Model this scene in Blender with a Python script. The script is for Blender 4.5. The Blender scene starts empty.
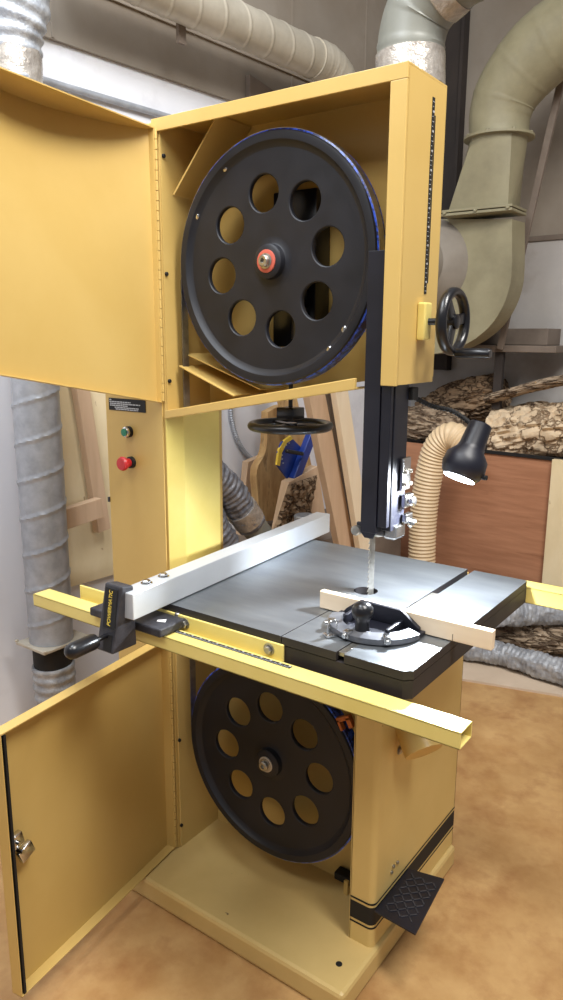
import bpy, bmesh, math, random
from mathutils import Vector, Matrix, noise
random.seed(7)
COL = bpy.context.scene.collection
PI = math.pi
# ------------------------------------------------------------------ camera
CAM = Vector((1.1721, -1.5648, 1.7061)); YAW, PITCH, ROLL, FOC = .6249, -.2161, .0055, 743.84
cy, sy, cp, sp = math.cos(YAW), math.sin(YAW), math.cos(PITCH), math.sin(PITCH)
FWD = Vector((-sy*cp, cy*cp, sp)); _r = Vector((cy, sy, 0)); _u = _r.cross(FWD)
RGT = math.cos(ROLL)*_r + math.sin(ROLL)*_u; UPV = -math.sin(ROLL)*_r + math.cos(ROLL)*_u
cd = bpy.data.cameras.new('camera'); cam = bpy.data.objects.new('camera', cd); COL.objects.link(cam)
cd.sensor_fit = 'VERTICAL'; cd.sensor_height = 24; cd.lens = FOC/1000*24; cd.clip_start = .02
M = Matrix((( RGT.x, UPV.x, -FWD.x, CAM.x), (RGT.y, UPV.y, -FWD.y, CAM.y), (RGT.z, UPV.z, -FWD.z, CAM.z), (0, 0, 0, 1)))
cam.matrix_world = M
bpy.context.scene.camera = cam
# room axes: the room stands a few degrees askew to the saw
RA = .08
NX = Vector((math.cos(RA), -math.sin(RA), 0)); NY = Vector((math.sin(RA), math.cos(RA), 0))
def at(px, py, n, v):
    """point of the place seen at a pixel of the photo, on the plane n.p = v"""
    if isinstance(n, str): n = Vector([1. if n == c else 0. for c in 'xyz'])
    d = FWD + RGT*((px-281.5)/FOC) - UPV*((py-500)/FOC)
    return CAM + d*((v-CAM.dot(n))/d.dot(n))
def room(u, v, z): return NX*u + NY*v + Vector((0, 0, z))
ROOM = Matrix(((NX.x, NY.x, 0, 0), (NX.y, NY.y, 0, 0), (0, 0, 1, 0), (0, 0, 0, 1)))

# ------------------------------------------------------------------ materials
MATS = {}
def srgb(r, g, b):
    f = lambda c: (c/255/12.92) if c/255 <= .04045 else ((c/255+.055)/1.055)**2.4
    return (f(r), f(g), f(b), 1)
def mat(name, c1, c2=None, rough=.5, metal=0, scale=5, lo=.35, hi=.65, bump=0, bscale=60, detail=5, stretch=(1,1,1), spec=.5, c3=None, s3=2, lo3=.5, hi3=.6, emit=None, coat=0, rvar=0):
    m = bpy.data.materials.new(name); m.use_nodes = True; nt = m.node_tree; N = nt.nodes; L = nt.links
    b = N['Principled BSDF']; b.inputs['Roughness'].default_value = rough; b.inputs['Metallic'].default_value = metal
    b.inputs['Specular IOR Level'].default_value = spec
    if coat: b.inputs['Coat Weight'].default_value = coat; b.inputs['Coat Roughness'].default_value = .15
    tc = N.new('ShaderNodeTexCoord'); mp = N.new('ShaderNodeMapping'); mp.inputs['Scale'].default_value = stretch
    L.new(tc.outputs['Object'], mp.inputs['Vector'])
    def nz(s, d=detail):
        n = N.new('ShaderNodeTexNoise'); n.inputs['Scale'].default_value = s; n.inputs['Detail'].default_value = d
        n.inputs['Roughness'].default_value = .6
        L.new(mp.outputs['Vector'], n.inputs['Vector']); return n
    if c2 is None: b.inputs['Base Color'].default_value = c1
    else:
        n = nz(scale); r = N.new('ShaderNodeValToRGB'); r.color_ramp.elements[0].position = lo; r.color_ramp.elements[1].position = hi
        r.color_ramp.elements[0].color = c1; r.color_ramp.elements[1].color = c2
        L.new(n.outputs['Fac'], r.inputs['Fac']); out = r.outputs['Color']
        if c3 is not None:
            n3 = nz(s3, 6); r3 = N.new('ShaderNodeValToRGB'); r3.color_ramp.elements[0].position = lo3; r3.color_ramp.elements[1].position = hi3
            r3.color_ramp.elements[0].color = (0,0,0,1); r3.color_ramp.elements[1].color = (1,1,1,1)
            L.new(n3.outputs['Fac'], r3.inputs['Fac'])
            mx = N.new('ShaderNodeMix'); mx.data_type = 'RGBA'; L.new(r3.outputs['Color'], mx.inputs[0]); L.new(out, mx.inputs[6]); mx.inputs[7].default_value = c3
            out = mx.outputs[2]
        L.new(out, b.inputs['Base Color'])
    if rvar:
        n = nz(scale*2); mr = N.new('ShaderNodeMapRange'); mr.inputs['To Min'].default_value = max(.03, rough-rvar); mr.inputs['To Max'].default_value = min(1, rough+rvar)
        L.new(n.outputs['Fac'], mr.inputs['Value']); L.new(mr.outputs['Result'], b.inputs['Roughness'])
    if bump:
        n = nz(bscale); bp = N.new('ShaderNodeBump'); bp.inputs['Strength'].default_value = bump; bp.inputs['Distance'].default_value = .01
        L.new(n.outputs['Fac'], bp.inputs['Height']); L.new(bp.outputs['Normal'], b.inputs['Normal'])
    if emit: b.inputs['Emission Color'].default_value = emit[0]; b.inputs['Emission Strength'].default_value = emit[1]
    MATS[name] = m; return m
def woodmat(name, c1, c2, scale=3, stretch=(1, 1, 1), rough=.65, dist=3, knots=None):
    m = mat(name, c1, c2, rough=rough, scale=scale, stretch=stretch, lo=.3, hi=.7, bump=.08, bscale=scale*6)
    return m
yellow = mat('yellow_paint', srgb(198,166,96), srgb(204,173,104), rough=.4, scale=3, rvar=.06, spec=.4)
yellow_rail = mat('yellow_rail_paint', srgb(226,206,118), srgb(232,213,130), rough=.33, scale=6, spec=.45)
scuff = mat('scuffed_yellow_paint', srgb(210,182,114), srgb(216,189,122), rough=.42, scale=3, c3=srgb(110,84,50), s3=22, lo3=.71, hi3=.75, spec=.4)
basep = mat('base_paint', srgb(202,174,112), srgb(212,184,122), rough=.4, scale=4, c3=srgb(90,70,50), s3=18, lo3=.70, hi3=.74, spec=.4)
black = mat('black_paint', srgb(15,16,26), srgb(22,23,35), rough=.42, scale=6, rvar=.1)
wheelm = mat('wheel_black', srgb(21,22,28), srgb(30,31,38), rough=.5, scale=8, rvar=.1, spec=.4)
blackgl = mat('black_plastic', srgb(20,20,24), rough=.28)
tyre = mat('tyre_blue', srgb(50,92,215), srgb(24,34,90), rough=.3, scale=60, lo=.45, hi=.55)
castblack = mat('cast_black', srgb(38,38,44), srgb(60,60,66), rough=.55, scale=25, bump=.15, bscale=160)
irontop = mat('ground_iron', srgb(126,131,137), srgb(148,153,158), rough=.36, metal=.8, scale=3, rvar=.07, stretch=(1,4,1), bump=.02, bscale=180)
ironside = mat('painted_iron_side', srgb(26,24,27), srgb(46,40,40), rough=.6, scale=6)
alu = mat('aluminium', srgb(200,205,211), srgb(210,214,219), rough=.42, metal=.4, scale=4)
chrome = mat('chrome', srgb(205,205,205), rough=.2, metal=1)
steel = mat('steel', srgb(150,148,142), srgb(180,176,168), rough=.35, metal=.9, scale=40)
galv = mat('galvanised', srgb(156,160,168), srgb(176,180,188), rough=.45, metal=.3, scale=22, rvar=.08)
duct_beige = mat('dusty_duct', srgb(176,168,152), srgb(198,190,174), rough=.5, metal=.3, scale=6)
foil = mat('crinkled_foil', srgb(150,148,148), srgb(205,203,203), rough=.32, metal=.7, scale=30, bump=.8, bscale=40)
flexgrey = mat('grey_flex', srgb(142,146,154), srgb(186,190,196), rough=.45, metal=.25, scale=20, bump=.6, bscale=50)
tapem = mat('foil_tape', srgb(156,148,140), srgb(186,180,172), rough=.25, metal=.4, scale=30, bump=.5, bscale=45)
pvc = mat('grey_duct_plastic', srgb(114,115,108), srgb(124,125,118), rough=.42, scale=4)
beige = mat('beige_paint', srgb(138,131,104), srgb(148,141,114), rough=.55, scale=5, c3=srgb(114,107,84), s3=3, lo3=.5, hi3=.8)
hosem = mat('beige_hose', srgb(220,194,156), srgb(228,204,168), rough=.45, scale=6)
def barkmat(name, deep, lo, hi, scale=9, stretch=(.55, 1.6, 1.6), crack=.10, hollow=None):
    m = mat(name, lo, hi, rough=.92, scale=14, stretch=stretch, lo=.3, hi=.7, c3=hollow, s3=4.2, lo3=.60, hi3=.64, spec=.15)
    nt = m.node_tree; N = nt.nodes; L = nt.links; b = N['Principled BSDF']; mp = next(n for n in N if n.type == 'MAPPING')
    nz = N.new('ShaderNodeTexNoise'); nz.inputs['Scale'].default_value = 9; nz.inputs['Detail'].default_value = 6; L.new(mp.outputs['Vector'], nz.inputs['Vector'])
    ad = N.new('ShaderNodeMix'); ad.data_type = 'VECTOR'; ad.inputs[0].default_value = .26; L.new(mp.outputs['Vector'], ad.inputs[4]); L.new(nz.outputs['Color'], ad.inputs[5])
    vo = N.new('ShaderNodeTexVoronoi'); vo.feature = 'DISTANCE_TO_EDGE'; vo.inputs['Scale'].default_value = scale; L.new(ad.outputs[1], vo.inputs['Vector'])
    mr = N.new('ShaderNodeMapRange'); mr.inputs['From Max'].default_value = crack; L.new(vo.outputs['Distance'], mr.inputs['Value'])
    mx = N.new('ShaderNodeMix'); mx.data_type = 'RGBA'; L.new(mr.outputs['Result'], mx.inputs[0]); mx.inputs[6].default_value = deep
    L.new(b.inputs['Base Color'].links[0].from_socket, mx.inputs[7]); L.new(mx.outputs[2], b.inputs['Base Color'])
    n2 = N.new('ShaderNodeTexNoise'); n2.inputs['Scale'].default_value = 40; n2.inputs['Detail'].default_value = 8; L.new(mp.outputs['Vector'], n2.inputs['Vector'])
    sm = N.new('ShaderNodeMath'); sm.operation = 'MULTIPLY_ADD'; L.new(n2.outputs['Fac'], sm.inputs[0]); sm.inputs[1].default_value = .5; L.new(mr.outputs['Result'], sm.inputs[2])
    bp = N.new('ShaderNodeBump'); bp.inputs['Strength'].default_value = .8; bp.inputs['Distance'].default_value = .02; L.new(sm.outputs[0], bp.inputs['Height']); L.new(bp.outputs['Normal'], b.inputs['Normal'])
    return m
bark = barkmat('bark', srgb(86,66,52), srgb(128,104,82), srgb(172,148,120), 13)
barkl = barkmat('pale_bark', srgb(168,138,110), srgb(204,180,150), srgb(230,210,180), 8, (1, 1, 1), .06, srgb(62,48,40))
barkdry = barkmat('grey_bark', srgb(104,84,68), srgb(138,118,98), srgb(192,172,148), 10, (.5, 1.9, 1.9), .12)
slabw = mat('live_edge_wood', srgb(168,130,84), srgb(205,172,122), rough=.7, scale=9, stretch=(2,2,.6), c3=srgb(110,84,58), s3=8, lo3=.6, hi3=.72)
plyred = mat('reddish_plywood', srgb(164,114,84), srgb(184,132,100), rough=.6, scale=5, stretch=(.6,1,6), c3=srgb(142,94,66), s3=4, lo3=.6, hi3=.75)
plyl = mat('pale_plywood', srgb(222,204,164), srgb(234,218,182), rough=.7, scale=6, stretch=(1,1,.4), c3=srgb(178,150,112), s3=26, lo3=.68, hi3=.73)
pine = mat('pine_board', srgb(198,168,138), srgb(212,182,152), rough=.65, scale=4, stretch=(5,5,.5))
pale = mat('pale_board', srgb(236,216,184), srgb(244,226,198), rough=.65, scale=4, stretch=(5,5,.5))
birch = mat('birch_strip', srgb(228,206,176), srgb(238,218,190), rough=.6, scale=4, stretch=(.5,5,5))
brownw = mat('brown_dusty_wood', srgb(108,96,86), srgb(128,115,104), rough=.8, scale=5)
motorm = mat('dusty_motor', srgb(128,120,110), srgb(142,134,124), rough=.7, scale=5)
arcm = mat('dull_iron', srgb(92,94,100), srgb(120,122,128), rough=.38, metal=.6, scale=20)
palem = mat('pale_metal', srgb(186,180,170), rough=.4, metal=.3)
flexdark = mat('dark_flex', srgb(96,98,108), srgb(150,152,160), rough=.35, metal=.4, scale=24, bump=.6, bscale=50)
darkst = mat('dark_brown_panel', srgb(46,40,38), srgb(58,50,46), rough=.8, scale=5)
wallw = mat('white_wall', srgb(222,224,232), srgb(232,233,238), rough=.75, scale=1.2, c3=srgb(196,196,204), s3=2.5, lo3=.55, hi3=.8, spec=.2)
wallt = mat('dusty_taupe_wall', srgb(138,129,118), srgb(154,144,132), rough=.85, scale=1.5, c3=srgb(136,124,110), s3=2.2, lo3=.45, hi3=.75, spec=.15)
wallg = mat('grey_wall', srgb(178,174,172), srgb(192,188,184), rough=.8, scale=2, c3=srgb(160,150,142), s3=3, lo3=.5, hi3=.75, spec=.15)
floorm = mat('stained_concrete', srgb(172,130,80), srgb(198,160,108), rough=.42, scale=5.5, detail=15, lo=.33, hi=.67, c3=srgb(158,112,68), s3=9, lo3=.48, hi3=.8, bump=.06, bscale=90, rvar=.1)
sheetm = mat('pale_floor_sheet', srgb(200,180,158), srgb(214,194,172), rough=.75, scale=3, c3=srgb(176,152,128), s3=5, lo3=.6, hi3=.8)
redp = mat('red_plastic', srgb(196,40,44), rough=.35)
greenp = mat('green_plastic', srgb(12,120,88), rough=.35)
white = mat('white_paint', srgb(235,235,235), rough=.4)
labelw = mat('label_print', srgb(180,184,190), rough=.5)
blue = mat('blue_paint', srgb(22,50,128), srgb(30,62,150), rough=.35, scale=8)
sclY = mat('scale_yellow', srgb(226,196,70), rough=.45)
orange = mat('copper_clip', srgb(150,84,40), srgb(176,104,56), rough=.45, metal=.4, scale=30)
washer = mat('red_washer', srgb(190,92,76), rough=.45)
dark = mat('dark_rubber', srgb(14,14,16), rough=.7)
lens = mat('lit_lens', srgb(240,246,255), rough=.3, emit=((.86,.93,1,1), 14))
brassl = mat('light_brown_trim', srgb(150,120,90), rough=.6)

# ------------------------------------------------------------------ mesh helpers
ORIG = {}
def finish(name, bm, m, parent=None, smooth=False, **props):
    me = bpy.data.meshes.new(name); bmesh.ops.recalc_face_normals(bm, faces=bm.faces[:])
    lo = Vector((1e9,)*3); hi = -lo
    for v in bm.verts:
        for i in range(3): lo[i] = min(lo[i], v.co[i]); hi[i] = max(hi[i], v.co[i])
    c = (lo+hi)/2
    if parent is None: c.z = lo.z
    for v in bm.verts: v.co -= c
    if smooth:
        for f in bm.faces: f.smooth = True
        for e in bm.edges:
            if len(e.link_faces) == 2 and e.calc_face_angle(0) > .6: e.smooth = False
    bm.to_mesh(me); bm.free()
    o = bpy.data.objects.new(name, me); COL.objects.link(o)
    for mm in (m if isinstance(m, (list, tuple)) else [m]): me.materials.append(mm)
    ORIG[o.name] = c
    if parent is not None: o.parent = parent; o.location = c - ORIG[parent.name]
    else: o.location = c
    for k, v in props.items(): o[k] = v
    return o
def tag(o, label, cat, group=None):
    o['label'] = label; o['category'] = cat
    if group: o['group'] = group
    return o
def root(name, loc, label, cat, group=None):
    o = bpy.data.objects.new(name, None); o.empty_display_size = .05; COL.objects.link(o)
    o.location = loc; ORIG[o.name] = Vector(loc); return tag(o, label, cat, group)
def struct(name, bm, m): return finish(name, bm, m, None, kind='structure')
def B(): return bmesh.new()
def _merge(bm, t, M=None):
    if M is not None: bmesh.ops.transform(t, matrix=M, verts=t.verts[:])
    me = bpy.data.meshes.new('t'); t.to_mesh(me); bm.from_mesh(me); bpy.data.meshes.remove(me); t.free()
def box(bm, x0, x1, y0, y1, z0, z1, bev=0, M=None, seg=2, mi=0):
    t = bmesh.new(); bmesh.ops.create_cube(t, size=1)
    for v in t.verts:
        v.co = Vector(((x0+x1)/2+v.co.x*(x1-x0), (y0+y1)/2+v.co.y*(y1-y0), (z0+z1)/2+v.co.z*(z1-z0)))
    if bev: bmesh.ops.bevel(t, geom=t.edges[:], offset=bev, segments=seg, affect='EDGES', profile=.5)
    for f in t.faces: f.material_index = mi
    _merge(bm, t, M); return bm
def prism(bm, pts, dvec, bev=0, M=None):
    """extrude a 3-D polygon by dvec"""
    t = bmesh.new(); d = Vector(dvec)
    a = [t.verts.new(Vector(p)) for p in pts]; b = [t.verts.new(Vector(p)+d) for p in pts]
    t.faces.new(a); t.faces.new(b[::-1]); n = len(a)
    for i in range(n): t.faces.new((a[i], b[i], b[(i+1) % n], a[(i+1) % n]))
    bmesh.ops.recalc_face_normals(t, faces=t.faces[:])
    if bev: bmesh.ops.bevel(t, geom=t.edges[:], offset=bev, segments=2, affect='EDGES', profile=.5)
    _merge(bm, t, M); return bm
def frame_of(d):
    d = Vector(d).normalized(); a = Vector((0, 0, 1)) if abs(d.z) < .9 else Vector((1, 0, 0))
    s = d.cross(a).normalized(); return s, s.cross(d).normalized(), d
def lathe(bm, o, d, prof, seg=48, cap0=True, cap1=True):
    """prof = [(radius, height along d)]"""
    s, u, w = frame_of(d); o = Vector(o); rings = []
    for r, h in prof:
        if r < 1e-6: rings.append([bm.verts.new(o+w*h)])
        else: rings.append([bm.verts.new(o+w*h+s*(r*math.cos(2*PI*k/seg))+u*(r*math.sin(2*PI*k/seg))) for k in range(seg)])
    for a, b in zip(rings, rings[1:]):
        for k in range(seg):
            k2 = (k+1) % seg
            if len(a) == 1 and len(b) == 1: break
            if len(a) == 1: bm.faces.new((a[0], b[k], b[k2]))
            elif len(b) == 1: bm.faces.new((a[k], a[k2], b[0]))
            else: bm.faces.new((a[k], b[k], b[k2], a[k2]))
    if cap0 and len(rings[0]) > 1: bm.faces.new(rings[0])
    if cap1 and len(rings[-1]) > 1: bm.faces.new(rings[-1][::-1])
    return bm
def cyl(bm, a, b, r, seg=24, r2=None, ch=.0):
    a = Vector(a); b = Vector(b); L = (b-a).length; r2 = r if r2 is None else r2
    p = [(r, 0), (r2, L)] if not ch else [(r-ch, 0), (r, ch), (r2, L-ch), (r2-ch, L)]
    return lathe(bm, a, b-a, p, seg)
def spline(pts, n):
    P = [Vector(p) for p in pts]; P = [P[0]*2-P[1]] + P + [P[-1]*2-P[-2]]; out = []
    m = len(P)-3
    for i in range(m):
        for k in range(n):
            t = k/n; a, b, c, d = P[i:i+4]
            out.append(.5*((2*b)+(c-a)*t+(2*a-5*b+4*c-d)*t*t+(3*b-a-3*c+d)*t**3))
    out.append(P[-2].copy()); return out
def resample(pts, step):
    out = [pts[0]]; acc = 0
    for a, b in zip(pts, pts[1:]):
        L = (b-a).length; t = step-acc
        while t <= L and L > 0: out.append(a+(b-a)*(t/L)); t += step
        acc = (acc+L) % step if step else 0
    return out
def tube(bm, pts, rf, seg=24, caps=True, disp=None):
    """rf(s, theta) or a number; disp(point, s, theta) extra radius"""
    s = 0; rings = []; w0 = None; nrm = None
    for i, p in enumerate(pts):
        w = (pts[min(i+1, len(pts)-1)]-pts[max(i-1, 0)]).normalized()
        if nrm is None: nrm, _, _ = frame_of(w)
        nrm = (nrm-w*nrm.dot(w)).normalized(); bi = w.cross(nrm)
        if i: s += (p-pts[i-1]).length
        ring = []
        for k in range(seg):
            th = 2*PI*k/seg; r = rf(s, th) if callable(rf) else rf
            dirv = nrm*math.cos(th)+bi*math.sin(th)
            if disp: r += disp(p+dirv*r, s, th)
            ring.append(bm.verts.new(p+dirv*r))
        rings.append(ring)
    for a, b in zip(rings, rings[1:]):
        for k in range(seg): bm.faces.new((a[k], b[k], b[(k+1) % seg], a[(k+1) % seg]))
    if caps: bm.faces.new(rings[0][::-1]); bm.faces.new(rings[-1])
    return bm
def line(a, b, n):
    a = Vector(a); b = Vector(b); return [a+(b-a)*(i/n) for i in range(n+1)]
def bolt(bm, c, d, r=.006, h=.004, washer_r=0):
    if washer_r: lathe(bm, c, d, [(washer_r, 0), (washer_r, .002), (r, .002)], 20, True, False)
    lathe(bm, c, d, [(r, 0), (r, .002+h*.7), (r*.8, .002+h), (0, .002+h)], 6 if r > .007 else 14)
    return bm

# ------------------------------------------------------------------ the setting
bm = B(); box(bm, -3.2, 3.6, -3.2, 4.2, -.05, 0); struct('floor', bm, floorm)
WL, WB = -1.35, 3.0
bm = B(); box(bm, WL-.1, WL, -2.6, WB+.1, 0, 2.775, M=ROOM); struct('wall_left', bm, wallw)
bm = B(); box(bm, WL-.1, WL+.02, -2.6, WB+.1, 2.775, 4.3, M=ROOM)
for v in (.3, 1.68, 2.32): box(bm, WL+.018, WL+.024, v-.006, v+.006, 2.78, 4.3, M=ROOM)
struct('wall_left_upper', bm, wallt)
bm = B(); box(bm, WL+.019, WL+.032, -2.6, WB, 2.985, 2.997, M=ROOM); struct('trim_1', bm, wallt)
bm = B(); box(bm, WL, 3.4, WB, WB+.1, 2.26, 4.3, M=ROOM)
struct('wall_back_upper', bm, wallt)
bm = B(); box(bm, WL, 3.4, WB, WB+.1, 0, 2.26, M=ROOM)
struct('wall_back', bm, wallg)
bm = B(); box(bm, -.9, 3.2, WB-.012, WB, 2.262, 2.29, M=ROOM)
struct('trim_2', bm, brownw)
bm = B(); box(bm, -1.32, -1.075, WB-.05, WB-.005, 1.5, 4.3, M=ROOM); box(bm, -1.075, -1.055, WB-.07, WB-.005, 1.5, 4.3, M=ROOM)
tag(finish('wall_panel', bm, darkst), 'tall dark brown panel standing in the corner behind the beige blower', 'wall panel')
# pale sheet lying on the floor
A0 = at(440, 676, 'z', 0); A1 = at(463, 681, 'z', 0); A2 = at(563, 697.5, 'z', 0); e = (A2-A1).normalized()
bm = B(); pr = [A1-e*1.2, A1, A2, A2+e*1.1, A2+e*.8+NY*.75, A1-e*1.3+NY*.9]
prism(bm, [(p.x, p.y, 0) for p in pr], (0, 0, .012)); tag(finish('floor_sheet', bm, sheetm), 'pale board laid on the concrete floor under the grey hoses', 'floor board')

# ------------------------------------------------------------------ the bandsaw
XL, XR, YF, YB, ZT = -.34, .389, -.04, .156, 2.265
ZU, ZL = 1.8906, .4923
saw = root('bandsaw', (0, .15, 0), 'large yellow floor-standing bandsaw with both wheel doors open', 'bandsaw')
def part(name, bm, m, parent=None, smooth=False, **k): return finish(name, bm, m, parent or saw, smooth, **k)
# base plate
bm = B(); box(bm, -.62, .385, -.197, .52, 0, .074, .012)
base = part('base_plate', bm, basep)
bm = B(); p = at(339, 964, 'z', .074); lathe(bm, (p.x, p.y, .0725), (0, 0, 1), [(.009, 0), (.009, .002), (0, .002)], 20); part('anchor_hole', bm, dark, base)
# column
bm = B(); box(bm, -.588, XL, -.034, .212, .074, ZT-.005, .004); col = part('column', bm, yellow)
bm = B(); box(bm, -.588, -.349, YF, -.0345, .9, 1.56, .002); part('switch_panel', bm, yellow, col)
# writing on the black label: lines of small print
bm = B(); c0 = at(109, 397, 'y', -.04); c1 = at(146, 414, 'y', -.04); box(bm, c0.x, c1.x, -.042, -.0402, 1.488, 1.524)
lab = part('warning_label', bm, dark, col)
bm = B()
rows = [(.004, .012, 1.519), (.004, .095, 1.5135), (.006, .135, 1.508), (.006, .082, 1.5025), (.026, .128, 1.497), (.03, .126, 1.492)]
for a, b_, z in rows:
    x = a
    while x < b_:
        w = random.uniform(.006, .016); box(bm, c0.x+x, c0.x+min(x+w, b_), -.0425, -.042, z-.0016, z+.0016); x += w+.002
col_txt = part('label_print', bm, labelw, col)
p = at(127, 432, 'y', -.05)
bm = B(); lathe(bm, (p.x, -.04, p.z), (0, -1, 0), [(.0165, 0), (.0165, .012), (.014, .014)], 28); b_ = part('start_button', bm, dark, col, True)
bm = B(); lathe(bm, (p.x, -.052, p.z), (0, -1, 0), [(.0155, 0), (.0155, .006), (.0125, .009), (.0115, .009)], 28); part('button_ring', bm, chrome, col, True)
bm = B(); lathe(bm, (p.x, -.053, p.z), (0, -1, 0), [(.0112, 0), (.0112, .011), (0, .012)], 28); part('button_cap', bm, greenp, col, True, label='green start button cap')
p = at(127, 463, 'y', -.06)
bm = B(); lathe(bm, (p.x, -.04, p.z), (0, -1, 0), [(.0175, 0), (.0175, .01), (.012, .012), (.012, .02)], 28); part('stop_button', bm, dark, col, True)
bm = B(); lathe(bm, (p.x, -.052, p.z), (0, -1, 0), [(.0125, 0), (.0145, .012), (.0205, .02), (.0215, .026), (.018, .033), (0, .0345)], 32); part('mushroom_cap', bm, redp, col, True, label='red mushroom stop button cap')
bm = B(); box(bm, -.594, -.586, -.044, -.03, 1.20, 1.215, .001); part('latch_keeper', bm, castblack, col)

bm = B(); prism(bm, [(XL-.001, -.037, .90), (-.300, -.004, .90), (-.300, .152, .90), (XL-.001, .152, .90)], (0, 0, .592), .002); part('blade_cover', bm, yellow_rail, col, label='bright lemon-yellow cover on the column inside the throat')
# upper housing: open-fronted wheel case
bm = B()
prism(bm, [(XL, YB-.003, 1.505), (.283, YB-.003, 1.608), (XR, YB-.003, 1.612), (XR, YB-.003, ZT), (XL, YB-.003, ZT)], (0, .003, 0))
box(bm, XL, XR, YF+.0085, YB-.0035, ZT-.004, ZT)                         # top
box(bm, XR-.004, XR, YF+.0085, YB-.0035, 1.6, ZT-.0045)                        # right side
box(bm, XL, XL+.004, YF+.0085, YB-.0035, 1.486, ZT-.0045)                      # left side
box(bm, XL-.02, XR, YF, YF+.008, ZT-.032, ZT, .0012)
box(bm, XR-.040, XR, YF, YF+.008, 1.598, ZT-.0325, .0012)
case = part('upper_wheel_case', bm, yellow)
bm = B(); prism(bm, [(XL+.004, YF+.006, 1.490), (.283, YF+.006, 1.588), (.283, YF+.006, 1.592), (XL+.004, YF+.006, 1.494)], (0, YB-YF-.008, 0)); part('case_bottom', bm, yellow, case)
bm = B(); prism(bm, [(XL+.004, YF-.004, 1.476), (.283, YF-.004, 1.586), (.283, YF-.004, 1.613), (XL+.004, YF-.004, 1.499)], (0, .012, 0), .002); part('front_lip', bm, yellow, case)
bm = B(); box(bm, XL+.004, XL+.007, .034, .052, 1.50, 1.86); part('seal_strip', bm, dark, case)
bm = B(); prism(bm, [(-.334, .01, 2.085), (-.175, .01, 2.258), (-.171, .01, 2.258), (-.330, .01, 2.081)], (0, .14, 0)); part('corner_baffle', bm, yellow, case)
bm = B(); prism(bm, [(-.318, .0, 1.622), (-.12, .0, 1.548), (-.12, .0, 1.551), (-.318, .0, 1.625)], (0, .15, 0)); prism(bm, [(-.318, .03, 1.655), (-.05, .03, 1.566), (-.05, .03, 1.569), (-.318, .03, 1.658)], (0, .12, 0)); part('dust_baffle', bm, yellow, case)
for px, py in ((163,156),(166,274),(169,381)):
    p = at(px, py, 'x', XL+.004); bm = B(); bolt(bm, (XL+.004, p.y, p.z), (1, 0, 0), .0055, .004); part('hinge_screw', bm, dark, case, True)
# height scale tape on the side of the case, and its slot
bm = B(); box(bm, XR, XR+.0012, .082, .094, 1.805, 2.225); sc = part('scale_tape', bm, dark, case)
bm = B()
for i in range(41):
    z = 1.812+i*.0101; w = .009 if i % 4 == 0 else .005
    box(bm, XR+.0012, XR+.0016, .0835, .0835+w, z-.0007, z+.0007)
    if i % 4 == 2: box(bm, XR+.0012, XR+.0016, .087, .0925, z-.002, z+.0025)
part('scale_marks', bm, labelw, case)
bm = B(); box(bm, XR, XR+.001, .097, .101, 1.83, 2.19); part('slot', bm, dark, case)
# black tension slide behind the upper wheel
bm = B(); box(bm, -.05, .085, .085, YB-.003, 1.68, 2.07, .004); box(bm, -.03, .06, .07, .09, 1.8, 1.98, .006); cyl(bm, (.02, .1, 1.60), (.02, .1, 1.7), .009); cyl(bm, (.045, .075, 1.7), (.045, .075, 1.78), .022)
tens = part('tension_slide', bm, blackgl, None, True)

# wheels
def wheel_bm(cx, cz, phase, r_out=.305, hole_r=.0455, hole_ring=.168, th=.046):
    bm = B(); n = 8; yw0, yw1 = .013, .028
    # rim: lathe, front faces -y
    lathe(bm, (cx, 0, cz), (0, 1, 0), [(.268, yw0), (.276, .010), (.281, .004), (.284, .001), (.297, 0), (.3025, .001), (.305, .004), (.305, th), (.288, th), (.285, yw1), (.268, yw1)], 128, False, False)
    # boss
    lathe(bm, (cx, 0, cz), (0, 1, 0), [(.0, -.010), (.036, -.010), (.042, -.006), (.044, yw0-.003), (.047, yw0-.001), (.062, yw0)], 64, False, False)
    lathe(bm, (cx, 0, cz), (0, 1, 0), [(.062, yw1), (.05, yw1+.002), (.05, .07), (0, .07)], 64, False, False)
    # web with eight holes
    K = 12
    for s in range(n):
        a0 = phase+s*2*PI/n; half = PI/n
        outer = []
        for i in range(K): t = -1+2*i/K; outer.append((.268, t*half))
        for i in range(K): t = i/K; outer.append((.268+(.062-.268)*t, half))
        for i in range(K): t = 1-2*i/K; outer.append((.062, t*half))
        for i in range(K): t = i/K; outer.append((.062+(.268-.062)*t, -half))
        # local coords about hole centre, rotate to a0
        def P(r, a, y): return Vector((cx+r*math.cos(a0+a), y, cz+r*math.sin(a0+a)))
        hc = (hole_ring, 0)
        rings = {}
        for key, y in (('f', yw0), ('b', yw1)):
            O = []; I = []; I2 = []
            for r, a in outer:
                lx, ly = r*math.cos(a)-hole_ring, r*math.sin(a); L = math.hypot(lx, ly)
                O.append(bm.verts.new(P(r, a, y)))
                def hp(rad, yy):
                    X, Y = hole_ring+lx/L*rad, ly/L*rad
                    return Vector((cx+X*math.cos(a0)-Y*math.sin(a0), yy, cz+X*math.sin(a0)+Y*math.cos(a0)))
                I.append(bm.verts.new(hp(hole_r+.0025, y))); I2.append(bm.verts.new(hp(hole_r, y+(.002 if key == 'f' else -.002))))
            m_ = len(O)
            for i in range(m_):
                j = (i+1) % m_
                bm.faces.new((O[i], O[j], I[j], I[i])); bm.faces.new((I[i], I[j], I2[j], I2[i]))
            rings[key] = I2
        f, b = rings['f'], rings['b']
        for i in range(len(f)):
            j = (i+1) % len(f); bm.faces.new((f[i], f[j], b[j], b[i]))
    bmesh.ops.remove_doubles(bm, verts=bm.verts[:], dist=1e-5)
    return bm
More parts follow.
